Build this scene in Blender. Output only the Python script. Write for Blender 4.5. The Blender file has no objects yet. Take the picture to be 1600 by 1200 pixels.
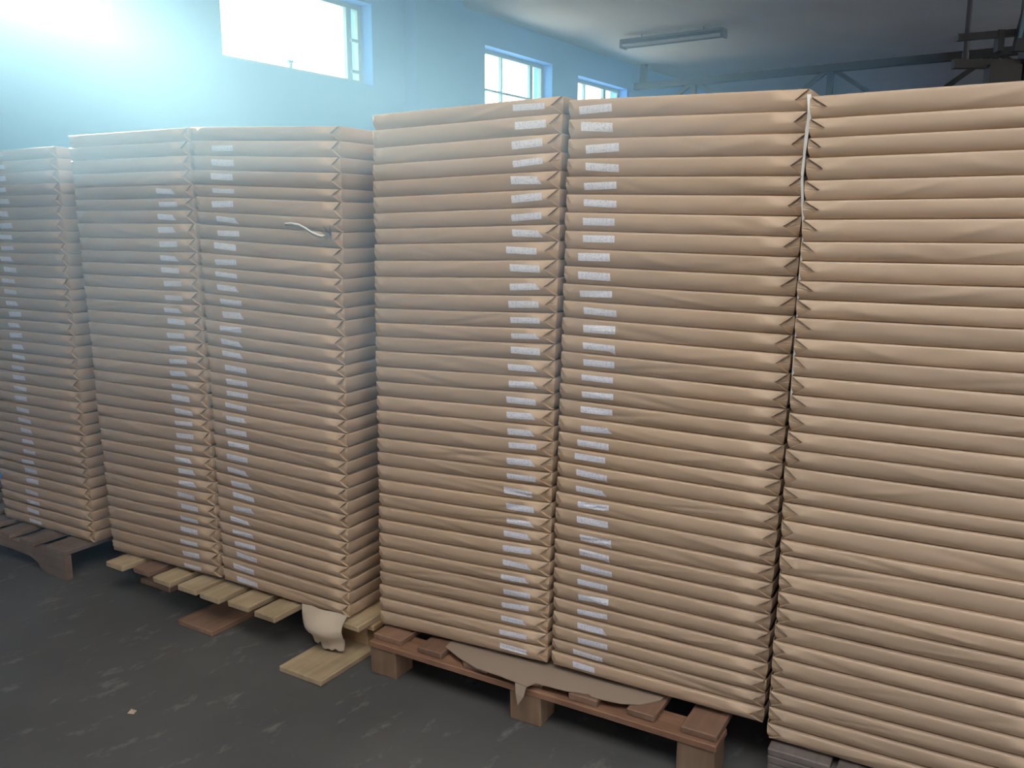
import bpy, bmesh, math, random
import numpy as np
from mathutils import Vector, Matrix

# ------------------------------------------------------------------ camera, sky, sun, exposure
SC = bpy.context.scene
COL = SC.collection
FOC, HOR, EYE = 1350.0, 350.0, 1.55
PITCH = math.atan2(600 - HOR, FOC)
cam_data = bpy.data.cameras.new('camera')
cam = bpy.data.objects.new('camera', cam_data)
COL.objects.link(cam)
cam.location = (0, 0, EYE)
cam.rotation_euler = (math.pi / 2 - PITCH, 0, 0)
cam_data.sensor_fit = 'HORIZONTAL'
cam_data.sensor_width = 36.0
cam_data.lens = FOC / 1600 * 36.0
cam_data.clip_start, cam_data.clip_end = 0.05, 200
SC.camera = cam

SC.view_settings.view_transform = 'Standard'
SC.view_settings.look = 'None'
SC.view_settings.gamma = 1.0
SC.view_settings.use_curve_mapping = False
SC.view_settings.exposure = 0.0

world = bpy.data.worlds.new('sky')
SC.world = world
world.use_nodes = True
bg = world.node_tree.nodes['Background']
bg.inputs['Color'].default_value = (0.95, 0.97, 1.0, 1)     # bright overcast haze outside
bg.inputs['Strength'].default_value = 6.3

WD = Vector((0.557, 0.831, 0)).normalized()                 # along the window wall
WN = Vector((WD.y, -WD.x, 0))                               # into the room
DW = 5.5                                                    # camera to window wall
def room(w, d, z=0.0):                                      # w along the wall, d away from it
    return WD * w + WN * (d - DW) + Vector((0, 0, z))

sun_data = bpy.data.lights.new('sun', 'SUN')
sun_data.energy = 52.0
sun_data.angle = math.radians(18.0)
sun_data.color = (1.0, 0.97, 0.92)
sun = bpy.data.objects.new('sun', sun_data)
COL.objects.link(sun)
SUN_AZ, SUN_EL = math.radians(14), math.radians(21)      # azimuth from the window normal, elevation
SUN_DIR = (-WN * math.cos(SUN_AZ) + WD * math.sin(SUN_AZ)) * math.cos(SUN_EL) + Vector((0, 0, math.sin(SUN_EL)))
sun.rotation_euler = SUN_DIR.to_track_quat('Z', 'Y').to_euler()
HAZE_LOW, HAZE_HIGH, HAZE_G, HAZE_COLOR = 0.082, 0.20, 0.33, (0.25, 0.54, 1.0)  # settings of the haze volumes that imitate lens glare

# ------------------------------------------------------------------ helpers
RNG = random.Random(7)
NPR = np.random.RandomState(11)

def ray(px, py):
    cx, cy = (px - 800) / FOC, (600 - py) / FOC
    return Vector((cx, math.cos(PITCH) + cy * math.sin(PITCH), -math.sin(PITCH) + cy * math.cos(PITCH)))

def atz(px, py, z):
    d = ray(px, py)
    return Vector((0, 0, EYE)) + d * ((z - EYE) / d.z)

def tag(o, label=None, cat=None, group=None, kind=None):
    if label: o['label'] = label
    if cat: o['category'] = cat
    if group: o['group'] = group
    if kind: o['kind'] = kind
    return o

def empty(name, loc, rz=0.0):
    o = bpy.data.objects.new(name, None)
    o.empty_display_size = 0.1
    o.location = loc
    o.rotation_euler = (0, 0, rz)
    COL.objects.link(o)
    return o

class MB:
    """Collects boxes, bars and grids into one mesh."""
    def __init__(self):
        self.v, self.f, self.smooth = [], [], []
    def add(self, verts, faces, smooth=False):
        b = len(self.v)
        self.v += [tuple(p) for p in verts]
        self.f += [tuple(i + b for i in q) for q in faces]
        self.smooth += [smooth] * len(faces)
    def box(self, x0, x1, y0, y1, z0, z1, ch=0.0, jit=0.0):
        if ch <= 0:
            v = [(x, y, z) for z in (z0, z1) for y in (y0, y1) for x in (x0, x1)]
            self.add(v, [(0, 2, 3, 1), (4, 5, 7, 6), (0, 1, 5, 4), (2, 6, 7, 3), (0, 4, 6, 2), (1, 3, 7, 5)])
            return
        bm = bmesh.new()
        bmesh.ops.create_cube(bm, size=1.0)
        for v in bm.verts:
            v.co = Vector((x0 + (v.co.x + .5) * (x1 - x0), y0 + (v.co.y + .5) * (y1 - y0), z0 + (v.co.z + .5) * (z1 - z0)))
            if jit:
                v.co += Vector((RNG.uniform(-jit, jit), RNG.uniform(-jit, jit), 0))
        bmesh.ops.bevel(bm, geom=list(bm.edges), offset=ch, segments=1, affect='EDGES')
        bm.verts.index_update()
        self.add([v.co for v in bm.verts], [[v.index for v in f.verts] for f in bm.faces])
        bm.free()
    def bar(self, a, b, r, n=8):
        a, b = Vector(a), Vector(b)
        d = (b - a).normalized()
        e = d.orthogonal().normalized()
        g = d.cross(e)
        ring = lambda c: [c + (e * math.cos(2 * math.pi * i / n) + g * math.sin(2 * math.pi * i / n)) * r for i in range(n)]
        v = ring(a) + ring(b)
        self.add(v, [(i, (i + 1) % n, n + (i + 1) % n, n + i) for i in range(n)], True)
        self.add(ring(a), [tuple(range(n))[::-1]])
        self.add(ring(b), [tuple(range(n))])
    def beam(self, a, b, w, h):
        """rectangular bar from a to b, w sideways, h along the third axis"""
        a, b = Vector(a), Vector(b)
        d = (b - a).normalized()
        up = Vector((0, 0, 1)) if abs(d.z) < 0.95 else Vector((1, 0, 0))
        s = d.cross(up).normalized()
        u = s.cross(d)
        v = [c + s * (i * w / 2) + u * (j * h / 2) for c in (a, b) for j in (-1, 1) for i in (-1, 1)]
        self.add(v, [(0, 2, 3, 1), (4, 5, 7, 6), (0, 1, 5, 4), (2, 6, 7, 3), (0, 4, 6, 2), (1, 3, 7, 5)])
    def prism(self, poly, y0, y1):
        """polygon in x,z pulled along y"""
        n = len(poly)
        v = [(x, y0, z) for x, z in poly] + [(x, y1, z) for x, z in poly]
        self.add(v, [tuple(range(n)), tuple(range(2 * n - 1, n - 1, -1))] + [(i, n + i, n + (i + 1) % n, (i + 1) % n) for i in range(n)])
    def build(self, name, mat, parent=None, fix=True):
        me = bpy.data.meshes.new(name)
        me.from_pydata(self.v, [], self.f)
        me.polygons.foreach_set('use_smooth', self.smooth)
        if fix:
            bm = bmesh.new(); bm.from_mesh(me)
            bmesh.ops.recalc_face_normals(bm, faces=bm.faces)
            bm.to_mesh(me); bm.free()
        me.materials.append(mat)
        o = bpy.data.objects.new(name, me)
        COL.objects.link(o)
        o.parent = parent
        return o

def grid_faces(nr, nc, base=0):
    return [(base + r * nc + c, base + r * nc + c + 1, base + (r + 1) * nc + c + 1, base + (r + 1) * nc + c)
            for r in range(nr - 1) for c in range(nc - 1)]

# ------------------------------------------------------------------ materials
def new_mat(name):
    m = bpy.data.materials.new(name)
    m.use_nodes = True
    nt = m.node_tree
    return m, nt, nt.nodes, nt.links, nt.nodes['Principled BSDF']

def ramp(nodes, stops):
    r = nodes.new('ShaderNodeValToRGB')
    e = r.color_ramp.elements
    while len(e) < len(stops): e.new(0.5)
    for q, (p, c) in zip(e, stops):
        q.position = p
        q.color = (*c, 1)
    return r

def noise(nodes, links, vec, scale, detail=4, rough=.55):
    n = nodes.new('ShaderNodeTexNoise')
    n.inputs['Scale'].default_value = scale
    n.inputs['Detail'].default_value = detail
    n.inputs['Roughness'].default_value = rough
    links.new(vec, n.inputs['Vector'])
    return n

def mapped(nodes, links, scale=(1, 1, 1), rot=(0, 0, 0), out='Object'):
    t = nodes.new('ShaderNodeTexCoord')
    m = nodes.new('ShaderNodeMapping')
    m.inputs['Scale'].default_value = scale
    m.inputs['Rotation'].default_value = rot
    links.new(t.outputs[out], m.inputs['Vector'])
    return m.outputs['Vector']

def bump(nodes, links, height, bsdf, strength=.2, dist=.002):
    b = nodes.new('ShaderNodeBump')
    b.inputs['Strength'].default_value = strength
    b.inputs['Distance'].default_value = dist
    links.new(height, b.inputs['Height'])
    links.new(b.outputs['Normal'], bsdf.inputs['Normal'])

def kraft(name, col, spread=.06, rough=.5, coat=0.0):
    m, nt, N, L, P = new_mat(name)
    v = mapped(N, L)
    a = noise(N, L, v, 3.0, 3)
    b = noise(N, L, v, 180.0, 2)
    c1 = tuple(x * (1 - spread) for x in col); c2 = tuple(x * (1 + spread) for x in col)
    r = ramp(N, [(.3, c1), (.7, c2)])
    L.new(a.outputs['Fac'], r.inputs['Fac'])
    info = N.new('ShaderNodeObjectInfo')
    h = N.new('ShaderNodeHueSaturation')
    mr = N.new('ShaderNodeMapRange')
    mr.inputs['To Min'].default_value, mr.inputs['To Max'].default_value = .90, 1.08
    L.new(info.outputs['Random'], mr.inputs['Value'])
    L.new(mr.outputs['Result'], h.inputs['Value'])
    L.new(r.outputs['Color'], h.inputs['Color'])
    L.new(h.outputs['Color'], P.inputs['Base Color'])
    P.inputs['Roughness'].default_value = rough
    P.inputs['Specular IOR Level'].default_value = .35
    bump(N, L, b.outputs['Fac'], P, .12, .001)
    return m

def wood(name, dark, light, along='Y', rough=.75):
    m, nt, N, L, P = new_mat(name)
    sc = {'X': (1.2, 22, 22), 'Y': (22, 1.2, 22), 'Z': (22, 22, 1.2)}[along]
    v = mapped(N, L, sc)
    a = noise(N, L, v, 1.6, 6, .65)
    r = ramp(N, [(.25, dark), (.75, light)])
    L.new(a.outputs['Fac'], r.inputs['Fac'])
    v2 = mapped(N, L, (1, 1, 1))
    k = noise(N, L, v2, 5, 3)
    r2 = ramp(N, [(.35, (.72, .68, .66)), (.65, (1, 1, 1))])
    L.new(k.outputs['Fac'], r2.inputs['Fac'])
    mx = N.new('ShaderNodeMix'); mx.data_type = 'RGBA'; mx.blend_type = 'MULTIPLY'
    mx.inputs['Factor'].default_value = 1
    L.new(r.outputs['Color'], mx.inputs['A']); L.new(r2.outputs['Color'], mx.inputs['B'])
    info = N.new('ShaderNodeObjectInfo')
    h = N.new('ShaderNodeHueSaturation')
    mr = N.new('ShaderNodeMapRange')
    mr.inputs['To Min'].default_value, mr.inputs['To Max'].default_value = .85, 1.12
    L.new(info.outputs['Random'], mr.inputs['Value'])
    L.new(mr.outputs['Result'], h.inputs['Value'])
    L.new(mx.outputs['Result'], h.inputs['Color'])
    L.new(h.outputs['Color'], P.inputs['Base Color'])
    P.inputs['Roughness'].default_value = rough
    bump(N, L, a.outputs['Fac'], P, .35, .002)
    return m

def plain(name, col, rough=.6, metal=0.0, var=.06, scale=6):
    m, nt, N, L, P = new_mat(name)
    v = mapped(N, L)
    a = noise(N, L, v, scale, 4)
    r = ramp(N, [(.3, tuple(x * (1 - var) for x in col)), (.7, tuple(x * (1 + var) for x in col))])
    L.new(a.outputs['Fac'], r.inputs['Fac'])
    L.new(r.outputs['Color'], P.inputs['Base Color'])
    P.inputs['Roughness'].default_value = rough
    P.inputs['Metallic'].default_value = metal
    return m

M = {}
M['kraft'] = kraft('kraft_paper', (.44, .32, .225))
M['kraft_fold'] = kraft('kraft_paper_fold', (.44, .315, .215))
M['card'] = kraft('grey_cardboard', (.26, .20, .155), .05, .7)
M['torn'] = kraft('torn_wrap', (.44, .36, .28), .08, .6)
M['torn_inner'] = plain('torn_inner_layer', (.13, .095, .085), .8)  # dark colour stands for shade inside the torn hole
M['strap'] = plain('white_strap', (.80, .80, .78), .4)
M['wood_pale'] = wood('pale_pine', (.35, .26, .155), (.50, .40, .26))
M['wood_pale_x'] = wood('pale_pine_cross', (.38, .24, .13), (.52, .36, .2), 'X')
M['wood_red'] = wood('reddish_pine', (.17, .095, .062), (.27, .16, .105))
M['wood_red_x'] = wood('reddish_pine_cross', (.19, .095, .055), (.30, .165, .10), 'X')
M['wood_block'] = wood('chipboard_block', (.17, .105, .068), (.25, .165, .105), 'Z')
M['wood_skid'] = wood('brown_skid', (.22, .13, .085), (.31, .19, .13))
M['wood_dark'] = wood('weathered_board', (.16, .115, .09), (.25, .19, .15))
M['wood_dark_x'] = wood('weathered_stringer', (.16, .11, .085), (.23, .17, .13), 'X')
M['wood_grey'] = wood('grey_board', (.12, .10, .09), (.19, .16, .15))
M['frame'] = plain('window_steel', (.16, .33, .38), .45, .0)
M['steel'] = plain('dark_steel', (.042, .041, .037), .55, .3)
M['black'] = plain('black_steel', (.022, .022, .026), .5, .2)
M['teal'] = plain('teal_steel', (.10, .19, .22), .35, .0)
M['lamp'] = plain('lamp_housing', (.16, .16, .16), .45)
M['lamp_glass'] = plain('lamp_cover', (.42, .42, .44), .3)
M['grey_pipe'] = plain('grey_conduit', (.06, .056, .07), .5)

# sticker: white with rows of grey print
m, nt, N, L, P = new_mat('printed_sticker')
v = mapped(N, L, (1, 1, 1), out='Generated')
n1 = noise(N, L, mapped(N, L, (26, 3, 5), out='Generated'), 1.0, 2)
r = ramp(N, [(.50, (.72, .72, .80)), (.62, (.52, .52, .60))])
L.new(n1.outputs['Fac'], r.inputs['Fac'])
L.new(r.outputs['Color'], P.inputs['Base Color'])
P.inputs['Roughness'].default_value = .45
M['sticker'] = m

# floor: dark worn concrete with pale scuffs
m, nt, N, L, P = new_mat('worn_concrete')
v = mapped(N, L)
a = noise(N, L, v, 1.3, 6, .6)
r = ramp(N, [(.3, (.060, .060, .062)), (.7, (.10, .098, .096))])
L.new(a.outputs['Fac'], r.inputs['Fac'])
s = noise(N, L, mapped(N, L, (2.6, 5.0, 1), (0, 0, .5)), 2.2, 7, .68)
rs = ramp(N, [(.57, (0, 0, 0)), (.74, (1, 1, 1))])
L.new(s.outputs['Fac'], rs.inputs['Fac'])
mx = N.new('ShaderNodeMix'); mx.data_type = 'RGBA'
mx.inputs['B'].default_value = (.20, .193, .187, 1)
L.new(rs.outputs['Color'], mx.inputs['Factor'])
L.new(r.outputs['Color'], mx.inputs['A'])
L.new(mx.outputs['Result'], P.inputs['Base Color'])
P.inputs['Roughness'].default_value = .62
bump(N, L, s.outputs['Fac'], P, .15, .003)
M['floor'] = m

M['wall'] = plain('blue_painted_plaster', (.06, .29, .78), .8, 0, .05, 1.5)
M['greywall'] = plain('grey_plaster', (.62, .62, .61), .85, 0, .06, 1.0)
M['yard'] = plain('pale_yard', (.60, .59, .56), .9, 0, .08, .5)
M['ceiling'] = plain('painted_slab', (.82, .81, .79), .85, 0, .06, 1.2)

# glass panes: dusty, mostly clear
m, nt, N, L, P = new_mat('dusty_glass')
N.remove(P)
tr = N.new('ShaderNodeBsdfTransparent'); tr.inputs['Color'].default_value = (.93, .96, .97, 1)
gl = N.new('ShaderNodeBsdfGlossy'); gl.inputs['Roughness'].default_value = .15
ms = N.new('ShaderNodeMixShader'); ms.inputs['Fac'].default_value = .06
L.new(tr.outputs[0], ms.inputs[1]); L.new(gl.outputs[0], ms.inputs[2])
L.new(ms.outputs[0], N['Material Output'].inputs['Surface'])
M['glass'] = m

# ------------------------------------------------------------------ the room
W0, W1, D1, ZC = -9.0, 19.0, 13.0, 3.68
RZ = math.atan2(WD.y, WD.x)                                  # local x runs along the window wall, local -y into the room
def shell(name, mb, mat):
    o = mb.build(name, mat)
    o.location = room(0, 0)
    o.rotation_euler = (0, 0, RZ)
    o['kind'] = 'structure'
    return o

mb = MB(); mb.box(W0, W1, -D1, .26, -.12, 0)
shell('floor', mb, M['floor'])
mb = MB(); mb.box(-60, 60, -60, 60, -.4, -.15)  # unseen pale ground, added to bounce daylight up onto the ceiling
shell('ground', mb, M['yard'])
RL = (-.8, 1.1, 3.3, 7.4)                                  # unseen rooflight, added for top light on the reams: w0, w1, d0, d1
mb = MB()
mb.box(W0, RL[0], -D1, .3, ZC, ZC + .2); mb.box(RL[1], W1, -D1, .3, ZC, ZC + .2)
mb.box(RL[0], RL[1], -RL[2], .3, ZC, ZC + .2); mb.box(RL[0], RL[1], -D1, -RL[3], ZC, ZC + .2)
shell('ceiling', mb, M['ceiling'])
mb = MB(); mb.box(W0, W0 + .2, -5.5, 0, 0, ZC); mb.box(W0, W0 + .2, -D1, -5.5, 3.45, ZC); mb.box(W0, W0 + .2, -D1, -12.4, 0, 3.45); mb.box(W0, W0 + .2, -12.4, -5.5, 0, 2.3)
shell('wall_front', mb, M['ceiling'])                        # unseen wall added to shade the window-side stack; openings give high front light
WIN = [(1.93, 3.52, 2.77, 3.43), (4.38, 5.99, 2.76, 3.44), (7.70, 9.05, 2.76, 3.38), (9.66, 11.0, 2.74, 3.34)]
mb = MB()
TH = .26
xs = sorted([W0, W1] + [q for w in WIN for q in w[:2]])
for i in range(len(xs) - 1):
    a, b = xs[i], xs[i + 1]
    hole = next((w for w in WIN if abs(w[0] - a) < 1e-6), None)
    if hole:
        mb.box(a, b, 0, TH, 0, hole[2]); mb.box(a, b, 0, TH, hole[3], ZC)
    else:
        mb.box(a, b, 0, TH, 0, ZC)
shell('wall_left', mb, M['wall'])
mb = MB(); mb.box(W1 - .2, W1, -D1, 0, 0, ZC)
shell('wall_back', mb, M['greywall'])
mb = MB(); mb.box(W0, W1 - .2, -D1, -D1 + .2, 0, 2.7); mb.box(W0, 5.0, -D1, -D1 + .2, 2.7, ZC); mb.box(W1 - 1.2, W1 - .2, -D1, -D1 + .2, 2.7, ZC)
shell('wall_right', mb, M['ceiling'])
mb = MB(); mb.box(6.42, 7.16, -.14, 0, 0, ZC)                # pilaster between two windows
shell('trim_1', mb, M['wall'])

def window(k, x0, x1, z0, z1, mulls, bars, casement):
    """steel window set in the opening: outer frame, thin glazing bars, panes"""
    y = .15
    t = .045
    mb = MB()
    mb.box(x0, x1, y - .025, y + .025, z0, z0 + t); mb.box(x0, x1, y - .025, y + .025, z1 - t, z1)
    mb.box(x0, x0 + t, y - .025, y + .025, z0 + t, z1 - t); mb.box(x1 - t, x1, y - .025, y + .025, z0 + t, z1 - t)
    o = shell('window_%d' % k, mb, M['frame'])
    edges = [x0 + t] + list(mulls) + [x1 - t]
    for mx_ in mulls:
        w = .03 if mx_ == casement else .011
        b = MB(); b.box(mx_ - w, mx_ + w, y - .02, y + .02, z0 + t, z1 - t)
        b.build('mullion', M['frame'], o)
    for bz in bars:
        b = MB(); b.box(x0 + t, x1 - t, y - .014, y + .014, bz - .011, bz + .011)
        b.build('glazing_bar', M['frame'], o)
    rows = [z0 + t] + list(bars) + [z1 - t]
    for i in range(len(edges) - 1):
        for j in range(len(rows) - 1):
            g = MB(); g.box(edges[i], edges[i + 1], y - .003, y + .003, rows[j], rows[j + 1])
            g.build('pane', M['glass'], o)
    return o
window(1, *WIN[0], [2.48, 3.385], [], 3.385)
w2 = window(2, *WIN[1], [5.84], [], 5.84)
b = MB(); b.box(5.14, 5.16, .12, .14, WIN[1][2] + .04, WIN[1][2] + .10); b.box(5.11, 5.16, .10, .13, WIN[1][2] + .08, WIN[1][2] + .10)
b.build('window_stay', M['frame'], w2)  # stub of a mullion; the rest is left out as lost in glare
for z in (2.86, 3.12):
    b = MB(); b.box(5.84, 5.93, .10, .13, z, z + .025); b.build('casement_hinge', M['frame'], w2)
window(3, *WIN[2], [8.20, 8.80], [2.97], 8.80)
window(4, *WIN[3], [10.07, 10.60], [3.0], 10.60)

# ------------------------------------------------------------------ paper reams
ORD1 = ['', 'first', 'second', 'third', 'fourth', 'fifth', 'sixth', 'seventh', 'eighth', 'ninth', 'tenth', 'eleventh', 'twelfth', 'thirteenth',
        'fourteenth', 'fifteenth', 'sixteenth', 'seventeenth', 'eighteenth', 'nineteenth']
def ordinal(n):
    if n == 1: return 'topmost'
    if n < 20: return ORD1[n]
    if n % 10 == 0: return {20: 'twentieth', 30: 'thirtieth'}[n]
    return {2: 'twenty', 3: 'thirty'}[n // 10] + '-' + ORD1[n % 10]

VS = np.array([0, .04, .10, .19, .30, .42, .5, .60, .72, .84, .93, .98, 1.0])
BV = .9 * np.array([-.0105, -.0074, -.0045, -.0013, .0016, .0037, .0046, .0052, .0055, .0053, .0048, .0036, .0012])
def bulge(v):
    """how far the wrapped edge stands out, in metres, from its bottom (0) to its top (1)"""
    return np.interp(v, VS, BV)

class Plane:
    """vertical face plane of a stack: s along the face, t into the stack, z up"""
    def __init__(self, px, z, ang):
        self.a = atz(*px, z); self.a.z = 0
        self.ang = math.radians(ang)
        self.u = Vector((math.cos(self.ang), math.sin(self.ang), 0))
        self.n = Vector((-self.u.y, self.u.x, 0))
    def P(self, s, t, z):
        return self.a + self.u * s + self.n * t + Vector((0, 0, z))
    def px(self, x, y):
        d = ray(x, y); o = Vector((0, 0, EYE))
        p = o + d * (((self.a - o).dot(self.n)) / d.dot(self.n))
        return (p - self.a).dot(self.u), p.z

def wave(rng, n=3, lo=1.5, hi=7):
    c = [(rng.uniform(lo, hi), rng.uniform(0, 6.28), rng.uniform(.4, 1)) for _ in range(n)]
    return lambda s: sum(a * np.sin(f * s * 2 + p) for f, p, a in c) / n

def make_ream(plane, o, prof, depth, nl, nr_, mat):
    """o: dict with sL(z)/sR, zb(s), zt(s) ...; returns (root object, surface function)"""
    sL, sR = o['sL'], o['sR']
    rng = o['rng']
    w1, w2 = wave(rng), wave(rng, 3, 4, 14)
    creases = o['creases']
    amp = o['amp']
    tilt = rng.uniform(-.0015, .0015)
    def zz(s, v):
        zb, zt = o['zb'](s), o['zt'](s)
        return zb + (zt - zb) * v
    def tt(s, v):
        t = -bulge(v) * (1 + .25 * w1(s)) - amp * .0016 * w2(s + v * .1) * np.sin(np.pi * v) + o['dt'] + tilt * (v - .5)
        for s0, k, wd, h in creases:
            t = t + h * np.exp(-(((s - s0) - k * (v - .5)) / wd) ** 2) * np.sin(np.pi * np.clip(v, 0, 1))
        return t
    V = VS
    dl, dr = nl, nr_
    tri = 1 - np.abs(2 * V - 1)
    cL = sL + .004 + dl * tri
    cR = sR - .004 - dr * tri
    # a crease runs from the tip of each folded notch up to the top edge; paper beside it lies a little deeper
    up = np.clip(V - .5, 0, 1) * 2
    kL = sL + .004 + dl * 1.05 + dl * 1.0 * up + .003
    kR = sR - .004 - dr * 1.05 - dr * 1.0 * up - .003
    inner = np.linspace(sL + dl * 2.1 + .03, sR - dr * 2.1 - .03, 40)
    step = .0028 * np.clip(up * 3, 0, 1)
    S = np.stack([cL, kL, kL + .0022] + [np.full_like(V, q) for q in inner] + [kR - .0022, kR, cR], axis=1)
    VV = np.repeat(V[:, None], S.shape[1], 1)
    T, Z = tt(S, VV), zz(S, VV)
    for c in (0, 1, -2, -1): T[:, c] += step
    # light crease running from the fold's tip up to the top edge
    mb = MB()
    loc = lambda s, t, z: (s - o['s0'], t, z - o['z0'])
    pts = [loc(S[r, c], T[r, c], Z[r, c]) for r in range(S.shape[0]) for c in range(S.shape[1])]
    mb.add(pts, grid_faces(*S.shape), True)
    nC = S.shape[1]
    # top and bottom skins
    for r in (0, len(V) - 1):
        a = [loc(S[r, c], T[r, c], Z[r, c]) for c in range(nC)]
        b_ = [loc(S[r, c], depth, Z[r, c]) for c in range(nC)]
        mb.add(a + b_, [(i, i + 1, nC + i + 1, nC + i) for i in range(nC - 1)])
    # ends
    rec = .0095
    for side, cs, se in ((-1, cL, sL), (1, cR, sR)):
        tf = tt(cs, V) + step
        zc = zz(cs, V)
        wall_ = [loc(cs[i], tf[i], zc[i]) for i in range(len(V))] + [loc(cs[i], tf[i] + rec, zc[i]) for i in range(len(V))]
        n = len(V)
        mb.add(wall_, [(i, i + 1, n + i + 1, n + i) for i in range(n - 1)])
        ts = np.array([rec, .03, .2, .5, depth])
        bb = np.clip(bulge(V), -.02, 1) * .8
        E, first = [], True
        for k, t_ in enumerate(ts):
            for i in range(n):
                sh = 1.0 if k else .55
                E.append(loc(se + side * (bb[i] * sh - .002 * (k == 0)), (tf[i] + rec) if k == 0 else t_, zz(se, V[i])))
        mb.add(E, grid_faces(len(ts), n), True)
    n = len(V)
    bk = [loc(S[r, c], depth, Z[r, c]) for r in (0, len(V) - 1) for c in range(nC)]
    mb.add(bk, [(i, i + 1, nC + i + 1, nC + i) for i in range(nC - 1)])
    ob = mb.build('paper_ream', mat, None, True)
    ob.location = plane.P(o['s0'], 0, o['z0'])
    ob.rotation_euler = (0, 0, plane.ang)
    # folded flaps that close the notches
    for side, cs, se in ((-1, cL, sL), (1, cR, sR)):
        f = MB()
        tf = tt(cs, V) + step
        A = [loc(cs[i] - side * .0005, tf[i] + rec - .0008, zz(cs[i], V[i])) for i in range(n)]
        bb = np.clip(bulge(V), -.02, 1) * .8
        Mid = [loc(.5 * (cs[i] + se), .5 * (tf[i] + tt(se, V[i])) + rec * (.72 if V[i] > .5 else .95), zz(se, V[i])) for i in range(n)]
        Bv = [loc(se + side * (bb[i] * .55 - .002), tf[i] + rec - .0005, zz(se, V[i])) for i in range(n)]
        f.add(A + Mid + Bv, grid_faces(3, n))
        f.build('end_fold', M['kraft_fold'], ob)
    return ob, tt, zz, loc

def make_sticker(ob, tt, zz, loc, s0, s1, v0, v1, cut, slope):
    nc = 7
    ss = np.linspace(s0, s1, nc)
    vv = np.linspace(v0, v1, 4)
    mb = MB()
    pts = []
    for j, v in enumerate(vv):
        for i, s in enumerate(ss):
            q = s
            if cut > 0 and i == nc - 1: q = s - (s1 - s0) * .16 * (j / 3)      # torn corner
            v_ = v + slope * (i / (nc - 1) - .5)
            if cut < 0 and i == nc - 1: v_ = max(.03 + .05 * j, v_ - .35 * (1 - j / 3))               # folded over the edge
            pts.append(loc(q, float(tt(q, max(v_, .02))) - .0012, float(zz(q, v_))))
    mb.add(pts, grid_faces(4, nc))
    return mb.build('sticker', M['sticker'], ob)

def edges_from_mids(m, top, bottom):
    m = list(m)
    e = [top] + [.5 * (m[i] + m[i + 1]) for i in range(len(m) - 1)] + [bottom]
    return np.array(e[::-1])

NROW = 35
def stack(name, plane, sl, sr, zl, zr, label, group, stick=None, mids=None, depth=.95, nl=.022, nr_=.030, sag=.004, amp=1.0, crease=.5, seed=1, first_sticker=0, label_spot=None):
    """sl, sr: (bottom, top) of the left and right edge; zl, zr: (bottom, top) heights at those edges"""
    rng = random.Random(seed)
    nr = np.random.RandomState(seed)
    base = np.linspace(0, 1, NROW + 1)
    if mids is not None:
        e = edges_from_mids(mids, zl[1] * .5 + zr[1] * .5, zl[0] * .5 + zr[0] * .5)
        base = (e - e[0]) / (e[-1] - e[0])
    else:
        base[1:-1] += nr.uniform(-.0022, .0022, NROW - 1)
    bw = [wave(rng, 3, 1.2, 4) for _ in range(NROW + 1)]
    sl_m = .5 * (sl[0] + sl[1]); wd = .5 * (sr[0] + sr[1]) - sl_m
    def bound(k):
        f = base[k]
        a, b_ = zl[0] + (zl[1] - zl[0]) * f, zr[0] + (zr[1] - zr[0]) * f
        g = sag * (1 - f) ** .7 * (0 if k in (0, NROW) else 1)
        return lambda s: a + (b_ - a) * ((s - sl_m) / wd) + g * .3 * bw[k](s) - g * .3 * np.sin(np.pi * np.clip((s - sl_m) / wd, 0, 1))
    out = []
    drift = 0
    for k in range(NROW):                        # from the bottom up
        f = (base[k] + base[k + 1]) / 2
        drift = .6 * drift + rng.uniform(-.0016, .0016)
        b0, b1 = bound(k), bound(k + 1)
        L_ = sl[0] + (sl[1] - sl[0]) * f + drift + rng.uniform(-.0012, .0012)
        R_ = sr[0] + (sr[1] - sr[0]) * f + drift + rng.uniform(-.0012, .0012)
        cr = []
        nC = sum(rng.random() < crease for _ in range(3))
        for _ in range(nC):
            cr.append((rng.uniform(L_ + .1, R_ - .1), rng.choice([-1, 1]) * rng.uniform(.05, .5) * (1.4 - f), rng.uniform(.02, .06), rng.choice([-1, 1]) * rng.uniform(.001, .0032)))
        if label_spot is not None:                # short wrinkles in the wrap beside the sticker
            for _ in range(rng.choice([0, 1, 2, 2, 3])):
                cr.append((label_spot + rng.gauss(0, .035), rng.uniform(.02, .07), rng.uniform(.006, .013), rng.choice([-1, 1]) * rng.uniform(.0008, .0022)))
        o = dict(sL=L_, sR=R_, zb=(lambda s, g=b0: g(s) + .0007), zt=(lambda s, g=b1: g(s) - .0007), rng=rng, creases=cr, amp=amp * (1.2 - .5 * f),
                 dt=rng.uniform(-.0015, .0015), s0=(L_ + R_) / 2, z0=float(b0((L_ + R_) / 2)))
        ob, tt, zz, loc = make_ream(plane, o, bulge, depth, nl * rng.uniform(.85, 1.15), nr_ * rng.uniform(.85, 1.15), M['kraft'])
        row = NROW - k                            # counted from the top
        tag(ob, label.format(o=ordinal(row)), 'paper ream', group)
        if stick and row > first_sticker:
            s0, s1 = stick[row - 1] if isinstance(stick, list) else stick
            dj = 0 if isinstance(stick, list) else rng.uniform(-.012, .012)
            cut = rng.choice([0, 0, 0, 0, 1]) if row not in (14, 26, 27) else -1
            if name != 'C2' and cut < 0: cut = 1
            h = rng.uniform(.19, .235)
            vc = rng.uniform(.46, .6)
            make_sticker(ob, tt, zz, loc, s0 + dj, s1 + dj, vc - h, vc + h, cut, rng.uniform(-.12, .12))
        out.append((ob, tt, zz, loc, o))
    return out[::-1]                              # index 0 is the topmost

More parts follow.
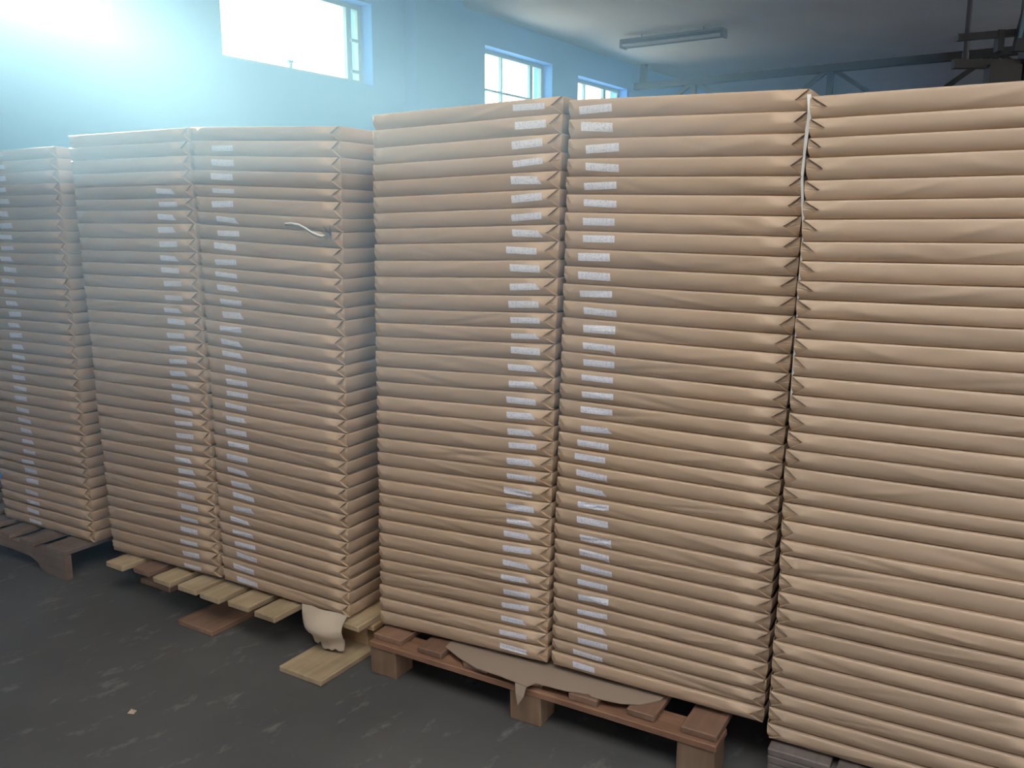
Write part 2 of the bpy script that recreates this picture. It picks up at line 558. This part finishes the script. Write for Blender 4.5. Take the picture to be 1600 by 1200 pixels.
PA = Plane((146, 849), .135, -30)
PB = Plane((175, 860), .15, -30.06)
PC = Plane((593, 975), .15, -28.3)
PD = Plane((1197, 1155), .15, -29.5)

C1Y = [(225, 405), (240, 415), (220, 395), (228, 398), (215, 390), (218, 392), (218, 390), (222, 397), (190, 362), (210, 380), (210, 382), (203, 375), (213, 380),
       (217, 378), (217, 382), (200, 365), (205, 370), (190, 355), (192, 355), (197, 350), (203, 362), (192, 355), (192, 355), (175, 335), (188, 345), (190, 348),
       (177, 333), (172, 330), (170, 333), (160, 318), (172, 325), (163, 315), (160, 305), (152, 305), (153, 305)]
C2Y = [(603, 788), (613, 793), (640, 827), (640, 827), (632, 815), (627, 815), (625, 805), (623, 802), (598, 778), (596, 778), (607, 790), (628, 813), (625, 808),
       (625, 806), (627, 803), (618, 795), (620, 797), (612, 790), (613, 790), (593, 770), (578, 752), (586, 762), (586, 762), (596, 772), (590, 766), (608, 784),
       (605, 773), (613, 788), (593, 763), (598, 770), (592, 760), (592, 760), (594, 762), (568, 735), (568, 690)]
C1M = [1.877, 1.823, 1.769, 1.719, 1.667, 1.617, 1.565, 1.518, 1.467, 1.412, 1.362, 1.306, 1.26, 1.212, 1.167, 1.114, 1.062, 1.013, .961, .914, .867, .814, .768,
       .721, .668, .62, .573, .528, .474, .427, .38, .332, .285, .234, .188]
C2M = [1.859, 1.807, 1.753, 1.699, 1.653, 1.602, 1.551, 1.499, 1.449, 1.399, 1.347, 1.3, 1.247, 1.198, 1.147, 1.099, 1.053, 1.004, .951, .904, .858, .809, .762,
       .712, .661, .609, .562, .514, .466, .414, .368, .32, .273, .230, .187]
def span(plane, Y, mids):
    out = []
    for (a, b_), z in zip(Y, mids):
        s0 = plane.px(740 + a / 3.635, 600)[0]; s1 = plane.px(740 + b_ / 3.635, 600)[0]
        out.append((a, b_, z))
    res = []
    for a, b_, z in out:                         # pixel column at the row's height -> s on the face
        q = []
        for x in (a, b_):
            lo, hi = 100.0, 1190.0
            for _ in range(24):
                mid = .5 * (lo + hi)
                if plane.px(740 + x / 3.635, mid)[1] > z: lo = mid
                else: hi = mid
            q.append(plane.px(740 + x / 3.635, lo)[0])
        res.append(tuple(q))
    return res

RA = stack('A', PA, (-.70, -.715), (0, -.012), (.135, 1.865), (.135, 1.868), 'brown paper ream, {o} from the top of the stack on the dark weathered pallet',
           'paper reams on the dark weathered pallet', stick=(-.475, -.38), seed=3, nr_=.026)
RB1 = stack('B1', PB, (.0, -.051), (.672, .655), (.15, 1.899), (.163, 1.894), "brown paper ream, {o} from top of the pale pallet's stack nearer the windows",
            'paper reams on the pale pallet, window side', stick=(.475, .575), seed=5, crease=.55, sag=.006, first_sticker=4)
RB2 = stack('B2', PB, (.692, .672), (1.337, 1.373), (.161, 1.894), (.15, 1.862), "brown paper ream, {o} from top of the pale pallet's stack with the torn strap",
            'paper reams on the pale pallet, strap side', stick=(.775, .885), seed=8, label_spot=1.02, crease=.45, sag=.004, first_sticker=1)
RC1 = stack('C1', PC, (.0, .027), (.660, .695), (.15, 1.890), (.166, 1.905), "brown paper ream, {o} from top of the reddish pallet's stack nearer the windows",
            'paper reams on the reddish pallet, window side', stick=span(PC, C1Y, C1M), mids=C1M, seed=11, label_spot=.25, crease=.6, sag=.004, nr_=.034)
RC2 = stack('C2', PC, (.674, .716), (1.341, 1.370), (.166, 1.893), (.154, 1.878), "brown paper ream, {o} from top of the reddish pallet's stack farther from the windows",
            'paper reams on the reddish pallet, far side', stick=span(PC, C2Y, C2M), mids=C2M, seed=14, label_spot=.90, crease=.45, sag=.003, nr_=.034, nl=.018)
RD = stack('D', PD, (.002, .014), (.66, .675), (.15, 1.851), (.146, 1.854), 'brown paper ream, {o} from top of the big stack that has no stickers',
           'paper reams in the stack without stickers', seed=17, crease=.5, sag=.005, amp=1.2, nl=.034, nr_=.03)

# torn tape end and burst fold on the eighth ream of the strapped stack
ob, tt, zz, loc, o = RB2[7]
path = [(449, 350), (462, 350), (476, 352), (488, 358), (498, 365), (507, 369), (514, 370)]
mb = MB()
pts = []
for i, (x, y) in enumerate(path):
    s, z = PB.px(x, y)
    h = .006 if i else .004
    t = -.014 - .018 * math.sin(math.pi * i / (len(path) - 1))
    pts += [tuple(PB.P(s, t, z + h)), tuple(PB.P(s, t + .004, z - h)), tuple(PB.P(s, t + .0015, z + h))]
org = PB.P(*[PB.px(514, 370)[0], 0, PB.px(514, 370)[1]])
pts = [tuple(Vector(p) - org) for p in pts]
fc = []
for i in range(len(path) - 1):
    a = 3 * i
    fc += [(a, a + 1, a + 4, a + 3), (a + 1, a + 2, a + 5, a + 4), (a + 2, a, a + 3, a + 5)]
mb.add(pts, fc, True)
st = mb.build('packing_strap', M['strap'])
st.location = org
tag(st, 'torn end of white packing strap sticking out of a burst ream', 'strap')
mb = MB()
cx, cz = PB.px(519, 368)
for ang, ln in ((110, .034), (62, .040), (-25, .026), (195, .034), (150, .026)):
    a = math.radians(ang)
    p0 = (cx, cz)
    tip = (cx + ln * math.cos(a), cz + ln * math.sin(a))
    sd = (-math.sin(a) * .008, math.cos(a) * .008)
    q = [loc(p0[0] + sd[0], -.010, p0[1] + sd[1]), loc(p0[0] - sd[0], -.010, p0[1] - sd[1]), loc(tip[0], -.030, tip[1]), loc(p0[0], -.005, p0[1])]
    mb.add(q, [(0, 1, 2), (1, 3, 2), (3, 0, 2), (0, 3, 1)])
mb.build('torn_flap', M['torn_inner'], ob)['label'] = 'dark torn flaps of the burst wrap'

# white paper slip between the two nearer stacks; lower length imitates lit ream edges
line = [(1264, 147), (1265, 168), (1264, 185), (1261, 203), (1257, 237), (1253, 276), (1254, 322), (1256, 363), (1252, 408), (1248, 453), (1246, 500), (1240, 570), (1236, 630)]
mb = MB(); pts = []
org = PC.P(PC.px(1264, 322)[0], 0, PC.px(1264, 322)[1])
for i, (x, y) in enumerate(line):
    s, z = PC.px(x, y)
    w = .0048 if i < 4 else .0032
    pts += [tuple(PC.P(s - w, .001, z) - org), tuple(PC.P(s + w, .001, z) - org), tuple(PC.P(s + w, .002, z) - org), tuple(PC.P(s - w, .002, z) - org)]
fc = []
for i in range(len(line) - 1):
    a = 4 * i
    fc += [(a + j, a + (j + 1) % 4, a + 4 + (j + 1) % 4, a + 4 + j) for j in range(4)]
fc += [(0, 1, 2, 3), tuple(4 * (len(line) - 1) + j for j in range(4))]
mb.add(pts, fc)
sl = mb.build('paper_slip', M['strap']); sl.location = org
tag(sl, 'thin white paper slip hanging in the gap beside the unlabelled stack', 'paper slip')

# torn wrapping hanging from the lowest ream of the strapped stack
ob, tt, zz, loc, o = RB2[-1]
nu, nv = 11, 9
wr = random.Random(4)
def wrap_pt(i, j, off):
    a, b_ = i / (nu - 1), j / (nv - 1)                      # across, downwards
    s = 1.125 + .215 * a + .075 * b_ * (1 - a)
    belly = math.sin(math.pi * min(1, b_ * 1.25)) * (.35 + .65 * math.sin(math.pi * min(1, a * 1.1)))
    t = -.014 - .062 * belly - .022 * b_ + .004 * math.sin(9 * a + 7 * b_)
    z = .168 - .118 * b_ - .012 * math.sin(math.pi * a) * b_ + wr.uniform(-.0022, .0022)
    if j == nv - 1: z += wr.uniform(-.008, .010)
    return (s, t + off, z)
mb = MB()
pt0 = [wrap_pt(i, j, 0) for j in range(nv) for i in range(nu)]
hole = set()
fcs = [(r * nu + c, r * nu + c + 1, (r + 1) * nu + c + 1, (r + 1) * nu + c) for r in range(nv - 1) for c in range(nu - 1) if (r, c) not in hole]
mb.add([loc(*p) for p in pt0], fcs, True)
mb.add([loc(p[0], p[1] + .003, p[2]) for p in pt0], fcs, True)
tw = mb.build('torn_wrap', M['torn'], ob, False)
tw['label'] = 'pale torn wrapping paper hanging down'

# ------------------------------------------------------------------ pallets
def part(root, name, mat, *box, ch=.003, jit=.0015, rz=0.0):
    mb = MB(); mb.box(*box, ch=ch, jit=jit)
    return mb.build(name, mat, root)

# reddish block pallet (local x along its front, y into depth)
pc = empty('wooden_pallet', (-.498, 2.800, 0), math.radians(-30.3))
tag(pc, 'reddish block pallet with wide slat gaps under the two stickered stacks', 'pallet')
part(pc, 'cross_board', M['wood_red_x'], 0, 1.235, 0, .105, .100, .122)
part(pc, 'cross_board', M['wood_red_x'], 0, 1.235, .44, .545, .100, .122)
part(pc, 'cross_board', M['wood_red_x'], 0, 1.235, .88, .985, .100, .122)
for i, (a, b_) in enumerate([(.005, .125), (.195, .295), (.385, .475), (.77, .865), (.955, 1.045), (1.125, 1.23)]):
    part(pc, 'slat', M['wood_red'], a, b_, .014 + RNG.uniform(-.006, .008), .98, .1222, .144)
part(pc, 'slat', M['wood_red'], .575, .67, .02, .98, .1222, .144)
for x in (.0, .566, 1.118):
    for y in (.005, .44, .885):
        part(pc, 'block', M['wood_block'], x, x + .11, y, y + .10, 0, .0998)
# cardboard sheet lying between slats and reams
outline = [(.22, .60), (.285, .055), (.36, .018), (.45, -.012), (.54, -.015), (.60, -.022), (.645, -.030), (.66, .004), (.76, .010), (.83, .028), (.845, .018), (.93, .028), (.985, .052), (1.03, .105), (1.10, .60)]
mb = MB()
top = [(x, y, .1488) for x, y in outline]
bot = [(x, y, z - .0030) for x, y, z in top]
n = len(top)
mb.add(top + bot, [tuple(range(n)), tuple(range(2 * n - 1, n - 1, -1))] + [(i, (i + 1) % n, n + (i + 1) % n, n + i) for i in range(n)])
hang = [(.60, -.022, .1445), (.645, -.030, .1445), (.640, -.040, .115), (.622, -.044, .085), (.612, -.038, .118)]
cs = mb.build('cardboard_sheet', M['card'])
cs.location = pc.location; cs.rotation_euler = pc.rotation_euler
tag(cs, 'torn grey-brown cardboard sheet poking out under the stickered reams', 'cardboard')
mb = MB(); mb.add(hang + [(x, y + .003, z) for x, y, z in hang], [(0, 1, 2, 3, 4), (9, 8, 7, 6, 5)] + [(i, (i + 1) % 5, 5 + (i + 1) % 5, 5 + i) for i in range(5)])
mb.build('torn_strip', M['card'], cs)

# pale pallet with overhanging slats
pb = empty('wooden_pallet', (-1.722, 3.462, 0), math.radians(-31.6))
tag(pb, 'pale pine pallet with overhanging slat ends under the strapped stack', 'pallet')
for i, (a, wdt, y0) in enumerate([(-.15, .11, .17), (0, .115, 0), (.158, .10, .02), (.312, .108, .0), (.465, .105, .003), (.60, .112, -.004), (.752, .112, .004), (.905, .108, -.004), (1.07, .11, .10), (1.21, .11, .10)]):
    part(pb, 'slat', M['wood_pale'] if i != 2 else M['wood_skid'], a, a + wdt, y0, 1.02, .1222, .1455)
for y in (.17, .53, .90):
    part(pb, 'cross_board', M['wood_pale_x'], -.15, 1.33, y, y + .10, .100, .122)
for x, y0 in ((.02, .14), (.50, -.035), (1.11, -.085)):
    part(pb, 'skid', M['wood_pale'] if x > 1 else M['wood_skid'], x, x + .20, y0, 1.02, .0, .022)
    for y in (.19, .55, .90):
        part(pb, 'block', M['wood_pale_x'], x + .035, x + .17, y, y + .10, .0222, .0998)

# dark weathered stringer pallet
pa = empty('wooden_pallet', (-1.968, 3.598, 0), math.radians(-30.5))
tag(pa, 'dark weathered pallet with notched stringer by the window wall', 'pallet')
for i in range(7):
    x1 = -.0 - i * .19 - (.042 if i else 0)
    part(pa, 'slat', M['wood_dark'], x1 - (.15 if i == 0 else .108), x1, 0, 1.0, .1122, .134)
prof = [(-1.24, 0), (-1.02, 0), (-.98, .03), (-.93, .058), (-.80, .068), (-.40, .068), (-.27, .062), (-.215, .042), (-.185, .012), (-.16, 0), (0, 0), (0, .112), (-1.24, .112)]
for y in (.0, .48, .95):
    mb = MB(); mb.prism(prof, y, y + .030)
    mb.build('stringer', M['wood_dark_x'], pa)

# grey pallet under the unlabelled stack
pd = empty('wooden_pallet', tuple(PD.P(.0, -.03, 0)), math.radians(-29.5))
tag(pd, 'dark grey pallet mostly hidden under the unlabelled stack', 'pallet')
part(pd, 'cross_board', M['wood_grey'], .012, .724, .0, .10, .100, .122)
part(pd, 'cross_board', M['wood_grey'], .012, .724, .85, .95, .100, .122)
for i in range(4):
    part(pd, 'slat', M['wood_grey'], .012 + i * .178, .012 + i * .178 + .16, .0, .95, .1222, .144)
for x in (.012, .31, .614):
    for y in (.0, .85):
        part(pd, 'block', M['wood_grey'], x, x + .11, y, y + .10, 0, .0998)

# ------------------------------------------------------------------ overhead things
# unlit batten fixture, perpendicular to the window wall
a, b_ = atz(972, 74, 3.56), atz(1133, 55, 3.56)
ctr = (a + b_) / 2; d = b_ - a
fx = empty('ceiling_light', (ctr.x, ctr.y, 3.56), math.atan2(d.y, d.x))
tag(fx, 'unlit twin-tube batten light hanging just below the slab', 'ceiling light')
h = d.length / 2
mb = MB(); mb.box(-h, h, -.075, .075, .045, .075, .006); mb.box(-h, -h + .03, -.075, .075, -.02, .045); mb.box(h - .03, h, -.075, .075, -.02, .045)
mb.build('housing', M['lamp'], fx)
for y in (-.045, .045):
    mb = MB(); mb.bar((-h + .03, y, .005), (h - .03, y, .005), .019, 10); mb.build('tube', M['lamp_glass'] if y < 0 else M['lamp'], fx)
for x in (-h * .6, h * .6):
    mb = MB(); mb.bar((x, 0, .07), (x, 0, .121), .008, 6); mb.build('hanger', M['lamp'], fx)

# open steel truss crossing the hall
TW = 11.25
tr_ = empty('roof_truss', room(TW, 0, 3.40), RZ)
tag(tr_, 'dark open-web steel truss crossing the hall under the slab', 'truss')
def chord(name, z, hh):
    mb = MB(); mb.beam((0, 0, z), (0, -12.9, z), .11, hh); mb.build(name, M['steel'], tr_)
chord('top_chord', 0, .085); chord('bottom_chord', -.62, .085)
for i in range(6):
    y = -.85 - 1.75 * i
    mb = MB(); mb.beam((0, y, -.03), (0, y, -.60), .07, .07); mb.build('post', M['steel'], tr_)
    for sgn in (-1, 1):
        mb = MB(); mb.beam((0, y + sgn * .05, -.03), (0, y + sgn * .86, -.60), .05, .05); mb.build('brace', M['steel'], tr_)
for y in (-.12, -6.6, -9.6, -12.1):
    mb = MB(); mb.box(-.04, .04, y - .04, y + .04, .04, .28); mb.build('hanger', M['steel'], tr_)

# conduit dropping from the slab
p = atz(1525, 0, 3.55)
q = ray(1510, 50).normalized()
base = Vector((0, 0, EYE)) + ray(1508, 92) * 7.3
mb = MB(); mb.bar((0, 0, 0), (0, 0, ZC - base.z), .022, 10); mb.bar((0, 0, -.012), (0, 0, .05), .027, 10)
cp = mb.build('ceiling_pipe', M['grey_pipe']); cp.location = base
tag(cp, 'grey vertical pipe dropping from the slab behind the unlabelled stack', 'pipe')

# dark lift mast standing behind the unlabelled stack
R6 = 6.0
def at6(px, py, dy=0.0): return Vector((0, 0, EYE)) + ray(px, py) * ((R6 + dy) / ray(px, py).y)
ml = at6(1590, 20)
mast = empty('lift_mast', (ml.x + .10, R6, 0), 0)
tag(mast, 'black lift mast with a side arm rising behind the unlabelled stack', 'lift')
ox = mast.location.x
mb = MB(); mb.box(-.045, .045, -.05, .05, 0, 3.3, .006); mb.build('upright', M['black'], mast)
mb = MB(); mb.box(.555, .645, -.05, .05, 0, 3.3, .006); mb.build('upright', M['black'], mast)
z1 = at6(1575, 80, -.09).z; z2 = at6(1590, 18, -.09).z
mb = MB(); mb.prism([(at6(1572, 82).x - ox, z1), (at6(1640, 78).x - ox, z1 + .01), (at6(1640, 0).x - ox, z2 + .12), (at6(1590, 0).x - ox, z2 + .12), (at6(1588, 20).x - ox, z2)], -.09, -.052)
mb.build('carriage_plate', M['black'], mast)
mb = MB(); mb.prism([(at6(1577, 64).x - ox, at6(1577, 64).z), (at6(1582, 64).x - ox, at6(1582, 64).z), (at6(1594, 19).x - ox, at6(1594, 19).z), (at6(1587, 19).x - ox, at6(1587, 19).z)], -.105, -.0905)
mb.build('teal_strip', M['teal'], mast)  # highlight on the carriage plate, built as a teal strip
za = at6(1535, 53).z
mb = MB(); mb.beam((at6(1497, 58, -0.055).x - ox, -.03, at6(1497, 58, -0.055).z), (-.02, -.03, at6(1577, 48, -0.055).z), .05, .042); mb.build('side_arm', M['black'], mast)
mb = MB(); mb.box(at6(1566, 0, -0.06).x - ox, at6(1576, 0, -0.06).x - ox, -.06, -.01, at6(1570, 80, -0.06).z, at6(1570, 46, -0.06).z); mb.build('arm_bracket', M['black'], mast)
zb_ = at6(1545, 97).z
mb = MB(); mb.box(at6(1492, 97).x - ox, .6, .0, .05, at6(1492, 106).z, at6(1492, 92).z); mb.build('cross_bar', M['steel'], mast)
mb = MB(); mb.box(at6(1547, 110, -0.04).x - ox, at6(1597, 110, -0.04).x - ox, -.04, .04, at6(1547, 150, -0.04).z, at6(1547, 100, -0.04).z); mb.build('motor_box', M['steel'], mast)
mb = MB(); mb.box(-.15, .75, -.35, .35, 0, .09, .01); mb.build('base', M['black'], mast)

# scraps on the floor
sp = atz(206, 1114, 0)
mb = MB(); mb.add([(-.012, -.006, .002), (.010, -.009, .001), (.014, .006, .005), (-.006, .010, .009), (0, 0, .011)], [(0, 1, 4), (1, 2, 4), (2, 3, 4), (3, 0, 4), (0, 3, 2, 1)])
sc_ = mb.build('paper_scrap', M['torn']); sc_.location = sp
tag(sc_, 'tiny crumpled pale scrap lying on the bare concrete', 'scrap')

# ------------------------------------------------------------------ haze volumes added to imitate lens glare
for name, z0, z1, dens, lab in (('haze', 1.2, 1.678, HAZE_LOW, 'thin pale blue dust haze in the air by the windows'), ('haze', 1.68, ZC - .03, HAZE_HIGH, 'denser pale blue dust haze floating at window height')):
    m = bpy.data.materials.new('dust_haze'); m.use_nodes = True
    nt = m.node_tree
    nt.nodes.remove(nt.nodes['Principled BSDF'])
    vs = nt.nodes.new('ShaderNodeVolumeScatter')
    vs.inputs['Color'].default_value = (*HAZE_COLOR, 1)
    vs.inputs['Density'].default_value = dens
    vs.inputs['Anisotropy'].default_value = HAZE_G
    nt.links.new(vs.outputs[0], nt.nodes['Material Output'].inputs['Volume'])
    mb = MB(); mb.box(-3.0, 4.2, -4.9, -.02, z0, z1)
    hz = mb.build(name, m); hz.location = room(0, 0); hz.rotation_euler = (0, 0, RZ)
    tag(hz, lab, 'haze', kind='stuff')
